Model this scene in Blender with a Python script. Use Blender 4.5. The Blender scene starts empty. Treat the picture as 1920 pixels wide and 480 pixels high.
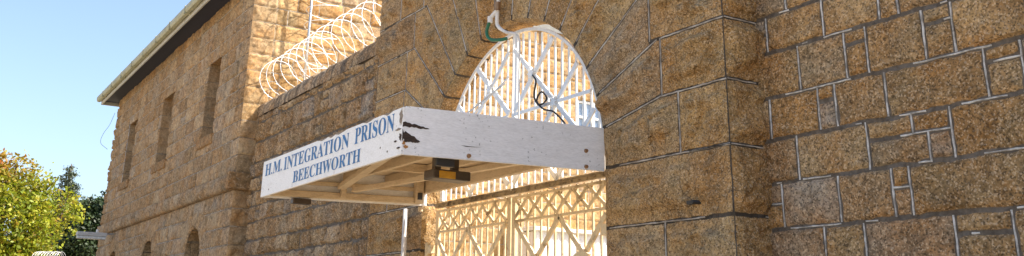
import bpy, bmesh, math, random
import numpy as np
from mathutils import Vector, Matrix
R = math.radians
scene = bpy.context.scene
col = scene.collection

# ------------------------------------------------------------------ helpers
def tag(o, label=None, cat=None, group=None, kind=None):
    if label: o['label'] = label
    if cat: o['category'] = cat
    if group: o['group'] = group
    if kind: o['kind'] = kind
    return o

def empty(name, loc, label=None, cat=None, group=None):
    o = bpy.data.objects.new(name, None); o.empty_display_size = .2
    col.objects.link(o); o.location = loc
    return tag(o, label, cat, group)

def link(name, me, mats, parent=None, smooth=False):
    if not isinstance(mats, (list, tuple)): mats = [mats]
    for m in mats: me.materials.append(m)
    o = bpy.data.objects.new(name, me); col.objects.link(o)
    if smooth: me.polygons.foreach_set('use_smooth', np.ones(len(me.polygons), dtype=bool))
    if parent is not None:
        o.parent = parent
        root = parent
        off = Vector(parent.location)
        while root.parent: root = root.parent; off += Vector(root.location)
        # mesh data is authored in world space: shift it to the parent's origin
        o.location = -off if not parent.get('_shifted') else (0, 0, 0)
        if parent.type == 'MESH': o.location = (0, 0, 0)
    return o

class MB:
    """collects boxes, bars, tubes and polygons for ONE mesh object (world coordinates)"""
    def __init__(s): s.v = []; s.f = []; s.mi = []
    def add(s, vs, fs, mi=0):
        n = len(s.v); s.v += [tuple(p) for p in vs]; s.f += [tuple(i + n for i in f) for f in fs]; s.mi += [mi] * len(fs)
    def box(s, x0, x1, y0, y1, z0, z1, mi=0, shear=None):
        vs = [(x, y, z) for z in (z0, z1) for y in (y0, y1) for x in (x0, x1)]
        if shear: vs = [shear(p) for p in vs]
        s.add(vs, [(0, 2, 3, 1), (4, 5, 7, 6), (0, 1, 5, 4), (2, 6, 7, 3), (0, 4, 6, 2), (1, 3, 7, 5)], mi)
    def bar(s, a, b, w, d, nrm=(0, 1, 0), mi=0):
        """flat bar from a to b, w wide in the plane, d deep along nrm"""
        a = Vector(a); b = Vector(b); n = Vector(nrm).normalized(); t = (b - a).normalized(); q = t.cross(n).normalized()
        vs = [p + q * i * w / 2 + n * j * d / 2 for p in (a, b) for i in (-1, 1) for j in (-1, 1)]
        s.add(vs, [(0, 1, 3, 2), (4, 6, 7, 5), (0, 4, 5, 1), (2, 3, 7, 6), (0, 2, 6, 4), (1, 5, 7, 3)], mi)
    def tube(s, pts, r, n=8, mi=0, cap=True):
        pts = [Vector(p) for p in pts]; rr = (list(r) + [r[-1]] * len(pts))[:len(pts)] if isinstance(r, (list, tuple)) else [r] * len(pts)
        up = Vector((.13, .27, .95)); base = len(s.v); prev = None
        for i, p in enumerate(pts):
            t = (pts[min(i + 1, len(pts) - 1)] - pts[max(i - 1, 0)]).normalized()
            a = (prev - t * prev.dot(t)) if prev else t.cross(up)
            if a.length < 1e-4: a = t.cross(Vector((1, 0, 0)))
            a.normalize(); b = t.cross(a); prev = a
            for k in range(n):
                an = 2 * math.pi * k / n
                s.v.append(tuple(p + (a * math.cos(an) + b * math.sin(an)) * rr[i]))
        for i in range(len(pts) - 1):
            for k in range(n):
                k2 = (k + 1) % n; s.f.append((base + i * n + k, base + i * n + k2, base + (i + 1) * n + k2, base + (i + 1) * n + k)); s.mi.append(mi)
        if cap:
            s.f.append(tuple(base + k for k in range(n))[::-1]); s.mi.append(mi)
            s.f.append(tuple(base + (len(pts) - 1) * n + k for k in range(n))); s.mi.append(mi)
    def prism(s, poly, y0, y1, mi=0):
        """polygon in the x,z plane extruded along y"""
        n = len(poly)
        vs = [(x, y0, z) for x, z in poly] + [(x, y1, z) for x, z in poly]
        s.add(vs, [tuple(range(n)), tuple(range(2 * n - 1, n - 1, -1))] + [(i, i + n, (i + 1) % n + n, (i + 1) % n) for i in range(n)], mi)
    def build(s, name, mats, parent=None, bevel=0, smooth=False):
        me = bpy.data.meshes.new(name); me.from_pydata(s.v, [], s.f); me.update()
        me.polygons.foreach_set('material_index', s.mi)
        bm = bmesh.new(); bm.from_mesh(me); bmesh.ops.recalc_face_normals(bm, faces=bm.faces)
        if bevel: bmesh.ops.bevel(bm, geom=bm.edges[:], offset=bevel, segments=2, profile=.5, affect='EDGES', clamp_overlap=True)
        bm.to_mesh(me); bm.free()
        return link(name, me, mats, parent, smooth)

# ------------------------------------------------------------------ numpy noise
def _rnd(seed, shape): return np.random.default_rng(seed).random(shape)
def vnoise(u, v, scale, seed):
    """smooth value noise in 0..1"""
    T = _rnd(seed, (64, 64)); x = u / scale; y = v / scale
    xi = np.floor(x).astype(int); yi = np.floor(y).astype(int); fx = x - xi; fy = y - yi
    fx = fx * fx * (3 - 2 * fx); fy = fy * fy * (3 - 2 * fy)
    a = T[xi % 64, yi % 64]; b = T[(xi + 1) % 64, yi % 64]; c = T[xi % 64, (yi + 1) % 64]; d = T[(xi + 1) % 64, (yi + 1) % 64]
    return (a * (1 - fx) + b * fx) * (1 - fy) + (c * (1 - fx) + d * fx) * fy
def fbm(u, v, scale, seed, octv=4):
    s = 0; a = 1; t = 0
    for k in range(octv):
        ang = .6 * k + .3
        uu = u * math.cos(ang) - v * math.sin(ang) + 17.3 * k; vv = u * math.sin(ang) + v * math.cos(ang) + 9.1 * k
        s = s + a * vnoise(uu, vv, scale / 2 ** k, seed + k * 7); t += a; a *= .5
    return s / t
def sstep(a, b, x):
    t = np.clip((x - a) / (b - a), 0, 1); return t * t * (3 - 2 * t)

def poly_dist(poly, u, v):
    """signed distance to a polygon, positive inside"""
    P = np.array(poly, float); n = len(P); d = np.full(u.shape, 1e9); ins = np.zeros(u.shape, bool)
    for i in range(n):
        a = P[i]; b = P[(i + 1) % n]; e = b - a; L = e @ e
        if L < 1e-12: continue
        t = np.clip(((u - a[0]) * e[0] + (v - a[1]) * e[1]) / L, 0, 1)
        d = np.minimum(d, np.hypot(u - a[0] - t * e[0], v - a[1] - t * e[1]))
        c = ((a[1] > v) != (b[1] > v))
        if abs(e[1]) > 1e-12: ins ^= c & (u < a[0] + (v - a[1]) / e[1] * e[0])
    return np.where(ins, d, -d)

def axis(*segs):
    """axis((a,b,step),...) joined grid coordinates"""
    out = []
    for a, b, st in segs:
        n = max(1, int(round((b - a) / st))); out += list(np.linspace(a, b, n + 1)[:-1])
    return np.array(out + [segs[-1][1]])

def panel(name, parent, mats, fpos, us, vs, stones, joint, relief, seed=1, bevel=.03, sdf=None, edge=None, rough=.012,
          margin=0, wob=.008, segs=None, ribbon=.012, rprob=1.0, spread=1.0, flip=False, mortar_h=0.0, chip=.6, flake=.6, big_edge=False):
    """a wall face as one height field: every stone is a raised, rough block between recessed joints.
    fpos(u, v, h) -> xyz ; stones = [(polygon, relief factor, tint, grey)]"""
    U, V = np.meshgrid(us, vs, indexing='ij')
    if sdf is not None:                                     # snap vertices to the outline of the openings
        e = 1e-3; su = np.gradient(us)[:, None] * np.ones_like(U); sv = np.gradient(vs)[None, :] * np.ones_like(U)
        s0 = sdf(U, V); gx = (sdf(U + e, V) - s0) / e; gy = (sdf(U, V + e) - s0) / e
        near = np.abs(s0) < .62 * np.minimum(su, sv)
        U = np.where(near, U - s0 * gx, U); V = np.where(near, V - s0 * gy, V)
    D = np.full(U.shape, -1.0); TI = np.full(U.shape, .5); GR = np.zeros(U.shape); RF = np.ones(U.shape); OF = np.zeros(U.shape)
    Uw = U + (fbm(U, V, .09, seed + 50, 2) - .5) * wob * 2; Vw = V + (fbm(U, V, .09, seed + 90, 2) - .5) * wob * 2
    rg = random.Random(seed)
    for (poly, rf, ti, gr) in stones:
        P = np.array(poly); a, b = P.min(0) - .05, P.max(0) + .05
        i0, i1 = np.searchsorted(us, [a[0], b[0]]); j0, j1 = np.searchsorted(vs, [a[1], b[1]])
        if i1 <= i0 or j1 <= j0: continue
        sl = (slice(i0, i1), slice(j0, j1))
        d = poly_dist(poly, Uw[sl], Vw[sl]); m = d > D[sl]
        off = rg.uniform(0, 50)
        D[sl] = np.where(m, d, D[sl]); TI[sl] = np.where(m, ti, TI[sl]); GR[sl] = np.where(m, gr, GR[sl]); RF[sl] = np.where(m, rf, RF[sl]); OF[sl] = np.where(m, off, OF[sl])
    D = np.maximum(D, 0)
    j2 = joint / 2
    rise = sstep(j2 * .75, j2 + bevel, D)
    big = fbm(U + OF, V - OF, .28, seed + 3, 3)
    rid = np.abs(fbm(U + OF * 2, V + OF, .34, seed + 11, 4) - .5) * 2      # sharp chipped ridges
    fine = fbm(U, V, .045, seed + 21, 3) - .5
    body = sstep(j2 + margin, j2 + margin + .09, D) if margin else rise
    hol = sstep(.53, .575, fbm(U * 1.0 + OF * 3, V * .8 - OF, .30, seed + 31, 4))          # sharp edged flakes broken off the face
    h = rise * (.006 + joint * .12) + body * relief * RF * ((1 - chip) * big * 1.4 + chip * sstep(.02, .45, rid) - .55 * hol * flake + .25 * flake) + fine * rough * rise
    h = np.where(D < j2 * .75, mortar_h + fine * .004, h)
    if edge is not None: h = h * edge(U, V)
    if sdf is not None: h = h * sstep(0, .13 if big_edge else .05, sdf(U, V))
    XYZ = np.stack(fpos(U, V, h), -1).reshape(-1, 3)
    nu, nv = U.shape
    I = np.arange(nu * nv).reshape(nu, nv)
    F = np.stack([I[:-1, :-1], I[1:, :-1], I[1:, 1:], I[:-1, 1:]], -1).reshape(-1, 4)
    if flip: F = F[:, ::-1]
    if sdf is not None:
        cu = (U[:-1, :-1] + U[1:, 1:]) / 2; cv = (V[:-1, :-1] + V[1:, 1:]) / 2
        F = F[(sdf(cu, cv) > 0).reshape(-1)]
    A = np.stack([TI, GR, D, np.clip(h / .05, 0, 1)], -1).reshape(-1, 4)
    nb = 0; RV = []; RFc = []
    if segs:
        for (p, q, pr) in segs:
            p = np.array(p, float); q = np.array(q, float); L = np.hypot(*(q - p))
            if L < .02: continue
            t = (q - p) / L; nn = np.array([-t[1], t[0]]); k = max(1, int(L / .05)); prev = False
            for i in range(k + 1):
                c = p + t * L * i / k + nn * rg.uniform(-.0025, .0025); w = ribbon / 2 * rg.uniform(.65, 1.15)
                on = True if pr >= 1 else rg.random() < ((.97 if pr > .6 else .88) if prev else .3 * pr + .04)
                if sdf is not None and float(sdf(np.array([c[0]]), np.array([c[1]]))[0]) < .03: on = False
                if on:
                    for (oo, hh) in ((-w, mortar_h - .003), (-w * .6, mortar_h + .006), (w * .6, mortar_h + .006), (w, mortar_h - .003)):
                        RV.append((c[0] + nn[0] * oo, c[1] + nn[1] * oo, hh))
                    if prev:
                        b = len(RV) - 8
                        for s_ in range(3): RFc.append((b + s_, b + s_ + 1, b + 4 + s_ + 1, b + 4 + s_))
                prev = on
    n0 = len(XYZ)
    if RFc:
        rv = np.array(RV); x = np.stack(fpos(rv[:, 0], rv[:, 1], rv[:, 2]), -1)
        XYZ = np.vstack([XYZ, x]); F2 = np.array(RFc) + n0
        A = np.vstack([A, np.tile([.5, 0, 0, 0], (len(rv), 1))])
        mi = np.concatenate([np.zeros(len(F)), np.ones(len(F2))]).astype(np.int32); F = np.vstack([F, F2])
    else: mi = np.zeros(len(F), np.int32)
    me = bpy.data.meshes.new(name)
    me.vertices.add(len(XYZ)); me.vertices.foreach_set('co', XYZ.astype(np.float32).ravel())
    me.loops.add(len(F) * 4); me.loops.foreach_set('vertex_index', F.astype(np.int32).ravel())
    me.polygons.add(len(F)); me.polygons.foreach_set('loop_start', np.arange(0, len(F) * 4, 4, dtype=np.int32))
    me.polygons.foreach_set('material_index', mi)
    at = me.color_attributes.new('st', 'FLOAT_COLOR', 'POINT'); at.data.foreach_set('color', A.astype(np.float32).ravel())
    me.update(calc_edges=True); me.validate()
    return link(name, me, mats, parent, smooth=True)

def rows(zs, u0, u1, wmin, wmax, seed, split=.12, wid_end=None):
    """coursed ashlar: returns stones and joint segments"""
    rg = random.Random(seed); st = []; sg = []
    for i in range(len(zs) - 1):
        z0, z1 = zs[i], zs[i + 1]; sg.append(((u0, z0), (u1, z0), .5))
        u = u0 - rg.uniform(0, wmin) * .9
        while u < u1:
            w = rg.uniform(wmin, wmax); a, b = max(u, u0), min(u + w, u1)
            if b - a > .03:
                if w < wmin * 1.35 and rg.random() < split * 4:
                    m = z0 + (z1 - z0) * rg.uniform(.35, .7)
                    st.append(([(a, z0), (b, z0), (b, m), (a, m)], rg.uniform(.6, 1.1), rg.random(), rg.random() ** 5))
                    st.append(([(a, m), (b, m), (b, z1), (a, z1)], rg.uniform(.6, 1.1), rg.random(), rg.random() ** 5))
                    sg.append(((a, m), (b, m), .5))
                else:
                    st.append(([(a, z0), (b, z0), (b, z1), (a, z1)], rg.uniform(.6, 1.2), rg.random(), rg.random() ** 5))
                if b < u1 - .02: sg.append(((b, z0), (b, z1), 1))
            u += w
    return st, sg

# ------------------------------------------------------------------ materials
def newmat(name):
    m = bpy.data.materials.new(name); m.use_nodes = True; nt = m.node_tree; nt.nodes.clear()
    out = nt.nodes.new('ShaderNodeOutputMaterial'); b = nt.nodes.new('ShaderNodeBsdfPrincipled'); nt.links.new(b.outputs[0], out.inputs[0])
    return m, nt, b
def nd(nt, t, **k):
    n = nt.nodes.new('ShaderNode' + t)
    for a, v in k.items(): setattr(n, a, v)
    return n
def mixc(nt, fac, a, b, mode='MIX'):
    n = nt.nodes.new('ShaderNodeMix'); n.data_type = 'RGBA'; n.blend_type = mode
    for i, x in ((0, fac), (6, a), (7, b)):
        if hasattr(x, 'links') or hasattr(x, 'is_output'): nt.links.new(x, n.inputs[i])
        else: n.inputs[i].default_value = x if i == 0 else (*x, 1)
    return n.outputs[2]
def ramp(nt, src, stops, interp='LINEAR'):
    n = nd(nt, 'ValToRGB'); nt.links.new(src, n.inputs[0]); n.color_ramp.interpolation = interp
    el = n.color_ramp.elements
    while len(el) < len(stops): el.new(.5)
    for e, (p, c) in zip(el, stops): e.position = p; e.color = (c, c, c, 1) if not isinstance(c, tuple) else (*c, 1)
    return n.outputs[0]
def noise(nt, vec, scale, detail=4, rough=.6, dist=0):
    n = nd(nt, 'TexNoise'); nt.links.new(vec, n.inputs['Vector']); n.inputs['Scale'].default_value = scale
    n.inputs['Detail'].default_value = detail; n.inputs['Roughness'].default_value = rough; n.inputs['Distortion'].default_value = dist
    return n.outputs['Fac']
def mapping(nt, vec, scale):
    n = nd(nt, 'Mapping'); nt.links.new(vec, n.inputs[0]); n.inputs['Scale'].default_value = scale; return n.outputs[0]
def math_(nt, op, a, b=None, clamp=False):
    n = nd(nt, 'Math', operation=op); n.use_clamp = clamp
    for i, x in ((0, a), (1, b)):
        if x is None: continue
        if isinstance(x, (int, float)): n.inputs[i].default_value = x
        else: nt.links.new(x, n.inputs[i])
    return n.outputs[0]

def granite(name, j, warm=(.42, .25, .11), pale=(.50, .36, .20), grey=(.36, .31, .25), mortar=(.14, .125, .105), speck=1.0, stain=.5,
            mortar2=(.5, .48, .45), mpale=.25, vstain=0.0, grain=60, bump=.8, contrast=1.0, rock=0.0):
    m, nt, b = newmat(name)
    at = nd(nt, 'Attribute', attribute_name='st'); sep = nd(nt, 'SeparateColor'); nt.links.new(at.outputs['Color'], sep.inputs[0])
    g = nd(nt, 'NewGeometry'); pos = g.outputs['Position']
    T, G, Dd = sep.outputs[0], sep.outputs[1], sep.outputs[2]
    c = mixc(nt, T, warm, pale)
    c = mixc(nt, math_(nt, 'MULTIPLY', G, .9), c, grey)
    fr = math_(nt, 'FRACT', math_(nt, 'MULTIPLY', T, 7.31)); c = mixc(nt, 1.0, c, ramp(nt, fr, [(0, .74), (1, 1.2)]), 'MULTIPLY')   # quarry variation from block to block
    n1 = noise(nt, pos, 2.2, 4, .6, .4)
    c = mixc(nt, ramp(nt, n1, [(.38, 0), (.7, .75)]), c, tuple(x * y for x, y in zip(warm, (1.12, .88, .62))))     # iron staining
    n2 = noise(nt, pos, 7, 3, .6)
    c = mixc(nt, ramp(nt, n2, [(.35, .7), (.7, 1.12)]), (0, 0, 0), c) if False else mixc(nt, 1.0, c, ramp(nt, n2, [(.3, .72), (.72, 1.15)]), 'MULTIPLY')
    # crystals: dark mica, pale quartz
    v1 = nd(nt, 'TexVoronoi'); v1.inputs['Scale'].default_value = grain * 1.3; nt.links.new(pos, v1.inputs['Vector'])
    sv = nd(nt, 'SeparateColor'); nt.links.new(v1.outputs['Color'], sv.inputs[0])
    dark = ramp(nt, sv.outputs[0], [(.70, 0), (.82, 1)]); c = mixc(nt, math_(nt, 'MULTIPLY', dark, .62 * speck), c, (.05, .035, .022))
    lite = ramp(nt, sv.outputs[1], [(.72, 0), (.9, 1)]); c = mixc(nt, math_(nt, 'MULTIPLY', lite, .5 * speck), c, (.72, .55, .36))
    n3 = noise(nt, pos, grain * .45, 3, .7); c = mixc(nt, 1.0, c, ramp(nt, n3, [(.36, 1 - .38 * contrast), (.62, 1 + .2 * contrast)]), 'MULTIPLY')
    # weather streaks and lichen
    if stain:
        st = noise(nt, mapping(nt, pos, (3.2, 3.2, .9)), 1.0, 5, .65, .3)
        c = mixc(nt, math_(nt, 'MULTIPLY', ramp(nt, st, [(.52, 0), (.72, 1)]), stain), c, (.085, .06, .035))
    if vstain:
        st = noise(nt, mapping(nt, pos, (7, 1, .25)), 1.0, 4, .6, .2)
        c = mixc(nt, math_(nt, 'MULTIPLY', ramp(nt, st, [(.44, 0), (.58, 1)]), vstain), c, (.05, .043, .036))
    # mortar
    nm = noise(nt, pos, 28, 4, .7)
    mc = mixc(nt, ramp(nt, nm, [(.3, .1), (.75, .9)]), tuple(x * .6 for x in mortar), tuple(x * 1.5 for x in mortar))
    mp = noise(nt, pos, 5.5, 4, .7)
    mc = mixc(nt, math_(nt, 'MULTIPLY', ramp(nt, mp, [(.5, 0), (.56, 1)]), mpale), mc, mortar2)
    dj = math_(nt, 'ADD', Dd, math_(nt, 'MULTIPLY', math_(nt, 'SUBTRACT', noise(nt, pos, 45, 3, .6), .5), j * .35))
    mask = nd(nt, 'MapRange'); nt.links.new(dj, mask.inputs[0]); mask.inputs[1].default_value = j * .42; mask.inputs[2].default_value = j * .6
    if j > 0: c = mixc(nt, mask.outputs[0], mc, c)
    nt.links.new(c, b.inputs['Base Color']); b.inputs['Roughness'].default_value = .9
    b.inputs['Specular IOR Level'].default_value = .25
    bp = nd(nt, 'Bump'); bp.inputs['Strength'].default_value = bump; bp.inputs['Distance'].default_value = .012
    nb = noise(nt, pos, grain * .5, 5, .75); nt.links.new(nb, bp.inputs['Height']); nt.links.new(bp.outputs[0], b.inputs['Normal'])
    if rock:
        b2 = nd(nt, 'Bump'); b2.inputs['Strength'].default_value = rock; b2.inputs['Distance'].default_value = .06
        nr = noise(nt, pos, 3.6, 4, .5, .5); rr_ = ramp(nt, nr, [(.3, 0), (.47, .55), (.50, .85), (.75, 1)])
        nt.links.new(rr_, b2.inputs['Height']); nt.links.new(b2.outputs[0], bp.inputs['Normal'])
    return m

def painted(name, base, dirt=(.25, .18, .1), amt=.35, scale=6, rough=.55, stretch=(1, 1, 1), speck=0, bump=.3, lo=.48, hi=.72):
    m, nt, b = newmat(name); g = nd(nt, 'NewGeometry'); pos = g.outputs['Position']
    n = noise(nt, mapping(nt, pos, stretch), scale, 5, .7, .2)
    c = mixc(nt, math_(nt, 'MULTIPLY', ramp(nt, n, [(lo, 0), (hi, 1)]), amt), base, dirt)
    n2 = noise(nt, mapping(nt, pos, stretch), scale * 6, 3, .6)
    c = mixc(nt, 1.0, c, ramp(nt, n2, [(.3, .86), (.7, 1.04)]), 'MULTIPLY')
    if speck:
        n3 = noise(nt, pos, 38, 2, .5); n4 = noise(nt, pos, 3, 2, .5)
        f = math_(nt, 'MULTIPLY', ramp(nt, n3, [(.66, 0), (.69, 1)]), ramp(nt, n4, [(.45, 0), (.6, speck)]))
        c = mixc(nt, f, c, (.05, .045, .04))
    nt.links.new(c, b.inputs['Base Color']); b.inputs['Roughness'].default_value = rough
    bp = nd(nt, 'Bump'); bp.inputs['Strength'].default_value = bump; bp.inputs['Distance'].default_value = .004
    nt.links.new(n2, bp.inputs['Height']); nt.links.new(bp.outputs[0], b.inputs['Normal'])
    return m
def plain(name, c, rough=.6, metal=0):
    m, nt, b = newmat(name); g = nd(nt, 'NewGeometry')
    n = noise(nt, g.outputs['Position'], 14, 4, .6)
    cc = mixc(nt, 1.0, c, ramp(nt, n, [(.3, .75), (.7, 1.15)]), 'MULTIPLY')
    nt.links.new(cc, b.inputs['Base Color']); b.inputs['Roughness'].default_value = rough; b.inputs['Metallic'].default_value = metal
    return m
def leafmat(name, cols, rough=.55, trans=.35, top=None):
    m, nt, b = newmat(name); at = nd(nt, 'Attribute', attribute_name='lf'); sep = nd(nt, 'SeparateColor'); nt.links.new(at.outputs['Color'], sep.inputs[0])
    c = ramp(nt, sep.outputs[0], [(i / (len(cols) - 1), x) for i, x in enumerate(cols)])
    if top: c = mixc(nt, sep.outputs[1], c, top)
    nt.links.new(c, b.inputs['Base Color']); b.inputs['Roughness'].default_value = rough
    tr = nd(nt, 'BsdfTranslucent'); nt.links.new(c, tr.inputs[0]); mx = nd(nt, 'MixShader'); mx.inputs[0].default_value = trans
    out = [n for n in nt.nodes if n.type == 'OUTPUT_MATERIAL'][0]
    nt.links.new(b.outputs[0], mx.inputs[1]); nt.links.new(tr.outputs[0], mx.inputs[2]); nt.links.new(mx.outputs[0], out.inputs[0])
    return m

M = {}
M['gran_gate'] = granite('granite_gatehouse', .030, warm=(.385, .24, .095), pale=(.46, .33, .165), grey=(.37, .31, .23), stain=.35, mortar=(.06, .048, .036), mpale=.05, grain=85, bump=.5, speck=.95, contrast=.85, rock=.8)
M['gran_right'] = granite('granite_right_wall', .032, warm=(.385, .235, .095), pale=(.44, .315, .165), stain=.2, mortar=(.12, .10, .08), mpale=.08, grain=72, contrast=1.0, speck=1.0, rock=.5)
M['gran_low'] = granite('granite_low_wall', .036, warm=(.29, .185, .085), pale=(.46, .35, .22), grey=(.33, .29, .24), stain=.4, mortar=(.12, .10, .08), mpale=.1, grain=45, bump=.5, speck=.8, rock=.6)
M['gran_cope'] = granite('granite_coping', .02, warm=(.42, .29, .16), pale=(.46, .35, .22), stain=.2, vstain=.65, grain=45, bump=.5, rock=.5)
M['gran_left'] = granite('granite_cell_block', .030, warm=(.355, .24, .125), pale=(.43, .325, .20), grey=(.38, .33, .26), stain=.3, mortar=(.13, .10, .07), mpale=.3, mortar2=(.5, .44, .34), grain=30, speck=.5, bump=.4, contrast=.8, rock=.5)
M['gran_side'] = granite('granite_side_wall', .024, warm=(.36, .215, .08), pale=(.41, .285, .14), grey=(.40, .32, .22), stain=.2, mortar=(.22, .16, .10), mpale=.4, mortar2=(.5, .44, .34), grain=34, speck=.35, bump=.35, contrast=.6)
M['gran_jamb'] = granite('brightened_jamb_stone', .024, warm=(.42, .31, .19), pale=(.47, .36, .23), stain=.1, mortar=(.2, .16, .11), mpale=.3, grain=34, speck=.4, bump=.3, contrast=.5)  # stone colour lightened to make up for the shade inside the window recesses
M['gran_trim'] = granite('granite_trim', .0, warm=(.37, .235, .11), pale=(.42, .30, .16), stain=.45, grain=30, speck=.5, bump=.6, contrast=.8, rock=.6)
M['point_white'] = painted('white_tuck_pointing', (.72, .71, .68), (.2, .18, .15), .8, 9, .8, lo=.42, hi=.6)
M['point_gate'] = painted('grey_tuck_pointing', (.56, .52, .46), (.2, .16, .12), .8, 6, .8, lo=.4, hi=.6)
M['board'] = painted('weathered_white_board', (.88, .88, .88), (.62, .61, .58), .4, 4, .5, (1, 1, 6), speck=.6, bump=.6, lo=.45, hi=.75)
M['sign'] = painted('white_sign_paint', (.88, .87, .85), (.5, .46, .38), .35, 4, .5, (2, 2, 4), speck=.4, bump=.4, lo=.5, hi=.8)
M['under'] = painted('bounce_warmed_canopy_timber', (.64, .51, .34), (.26, .15, .07), .5, 4, .6, (1.5, 1.5, 5), bump=.5, lo=.45, hi=.75)  # warm light bounced up from the ground is mixed into this underside colour
M['gatepaint'] = painted('yard_bounce_gate_paint', (.76, .61, .38), (.17, .10, .035), .85, 5, .5, bump=.4, lo=.52, hi=.7)  # golden bounce from the yard put into the paint colour, dirt on top
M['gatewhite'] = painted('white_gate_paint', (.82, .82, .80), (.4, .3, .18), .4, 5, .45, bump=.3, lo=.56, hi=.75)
M['grime'] = painted('grimy_transom', (.36, .27, .15), (.08, .055, .03), .85, 7, .7, lo=.42, hi=.6)
M['blue'] = plain('blue_letter_paint', (.02, .14, .36), .5)
M['rot'] = painted('rotten_timber', (.045, .03, .022), (.16, .09, .05), .6, 25, .95, (1, 1, 6), bump=1)
M['raw'] = painted('bare_grey_timber', (.30, .25, .2), (.10, .07, .05), .7, 14, .9, (1, 1, 5), bump=1)
M['rust'] = painted('rust_stain', (.42, .2, .06), (.25, .1, .03), .6, 30, .9)
M['dark'] = plain('dark_metal', (.03, .026, .022), .5)
M['brown'] = plain('brown_lamp_housing', (.07, .05, .035), .45)
M['amber'] = plain('amber_lens', (.62, .33, .03), .2)
M['steel'] = plain('galvanised_steel', (.55, .56, .57), .35, .85)
M['razor'] = plain('bright_razor_wire', (.78, .78, .78), .4, .3)
M['pvc'] = painted('white_water_pipe', (.76, .73, .68), (.3, .22, .12), .4, 8, .5)
M['hose'] = plain('green_hose', (.01, .13, .06), .45)
M['copper'] = plain('bronze_fitting', (.35, .2, .1), .4, .6)
M['black'] = plain('black_cable', (.012, .012, .014), .5)
M['gutter'] = painted('cream_gutter', (.40, .40, .27), (.14, .13, .08), .6, 3, .6)
M['fascia'] = painted('white_fascia', (.50, .50, .45), (.3, .28, .2), .5, 3, .6)
M['soffit'] = plain('dark_blue_soffit', (.02, .024, .045), .7)
M['roofing'] = plain('grey_roof_sheet', (.16, .16, .15), .6)
M['lampbody'] = painted('grey_lamp_body', (.5, .52, .53), (.25, .24, .22), .4, 5, .45)
M['lens'] = plain('pale_lamp_lens', (.6, .66, .7), .25)
M['shed'] = painted('white_shed_sheet', (.80, .80, .79), (.5, .48, .42), .25, 2, .5, (1, 1, .4))
M['glass'] = plain('blue_window_glass', (.3, .4, .55), .1)
M['conc'] = plain('old_concrete', (.36, .31, .24), .9)
M['bark'] = plain('grey_bark', (.10, .075, .05), .9)

# ------------------------------------------------------------------ ground
gb = MB(); gb.add([(-900, -900, 0), (900, -900, 0), (900, 900, 0), (-900, 900, 0)], [(0, 1, 2, 3)])
m, nt, b = newmat('gravel_ground'); g = nd(nt, 'NewGeometry')
n = noise(nt, g.outputs['Position'], 30, 4, .7); n2 = noise(nt, g.outputs['Position'], .5, 4, .6)
c = mixc(nt, n2, (.50, .39, .25), (.42, .33, .22)); c = mixc(nt, 1.0, c, ramp(nt, n, [(.3, .7), (.7, 1.15)]), 'MULTIPLY')
nt.links.new(c, b.inputs['Base Color']); b.inputs['Roughness'].default_value = .95
tag(gb.build('ground', m), 'pale tan gravel ground in front of and behind the prison wall', None, kind='structure')

# ------------------------------------------------------------------ gatehouse
YF = 5.2; YW = 5.564; YG = 5.356
GX0, GX1 = -11.85, -5.164; CX, CZ, RA = -8.5, 2.962, 1.787; JL, JR = CX - RA, CX + RA
GT = 6.6
gh = empty('gatehouse', (CX, YF, 0), 'tall granite gatehouse with a round arch of long wedge stones around the white gates', 'gatehouse')
zc = [-.2, .33, .85, 1.37, 1.89, 2.405, 2.93, 3.44, 3.945, 4.46, 4.975, 5.48, 6.0, GT]
stones = []; segs = []; rg = random.Random(5)
def stn(poly, rf=None, ti=None, gr=None):
    stones.append((poly, rg.uniform(.5, 1.15) if rf is None else rf, rg.random() if ti is None else ti, (rg.random() ** 9 if gr is None else gr)))
def mx(x): return 2 * CX - x
ang = [i * math.pi / 17 for i in range(18)]
kz = {1: 3.44, 2: 3.945, 3: 4.46, 4: 4.975, 5: 5.48, 6: 6.0, 7: 6.0, 8: 6.0}
def kink(i):
    z = kz[i]; return (CX + (z - CZ) / math.tan(ang[i]), z)
VX = {0: -5.72, 1: -5.92, 2: -6.055, 3: -6.085, 4: -6.27, 5: -6.5}
ri = RA - .25
def rad(i, r=ri): return (CX + r * math.cos(ang[i]), CZ + r * math.sin(ang[i]))
for side in (1, -1):
    f = (lambda p: p) if side == 1 else (lambda p: (mx(p[0]), p[1]))
    for i in range(0, 8):
        z0 = 2.93 if i == 0 else kz[i]; z1 = kz[i + 1]
        k0 = (CX + ri, 2.93) if i == 0 else kink(i); k1 = kink(i + 1)
        if i <= 5:
            poly = [rad(i) if i else (CX + ri, 2.93), k0, (VX[i], z0), (VX[i], z1), k1, rad(i + 1)]
            segs.append((f((VX[i], z0)), f((VX[i], z1)), 1))
        else: poly = [rad(i), k0, k1, rad(i + 1)]
        if i: segs.append((f(rad(i, RA + .01)), f(k0), 1))
        stn([f(p) for p in poly])
    segs.append((f(rad(8, RA + .01)), f(kink(8)), 1))
    xo = GX1 if side == 1 else mx(GX0)
    for i in range(6):     # filling stones out to the corner
        z0 = 2.93 if i == 0 else kz[i]; z1 = kz[i + 1]
        a, c_ = VX[i], (GX1 if side == 1 else -5.15)
        if side == -1:
            cut = {4: None, 5: -5.81, 3: None, 2: None, 1: -5.6, 0: None}.get(i)
        else: cut = None
        if cut:
            stn([f(p) for p in [(a, z0), (cut, z0), (cut, z1), (a, z1)]]); stn([f(p) for p in [(cut, z0), (c_, z0), (c_, z1), (cut, z1)]])
            segs.append((f((cut, z0)), f((cut, z1)), 1))
        else: stn([f(p) for p in [(a, z0), (c_, z0), (c_, z1), (a, z1)]])
        segs.append((f((a if i == 0 else kink(i)[0], z0)), f((c_, z0)), .9))
    segs.append((f(kink(6)), f((-5.15, 6.0)), 1))
stn([rad(8), kink(8), (mx(kink(8)[0]), 6.0), rad(9)])
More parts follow.
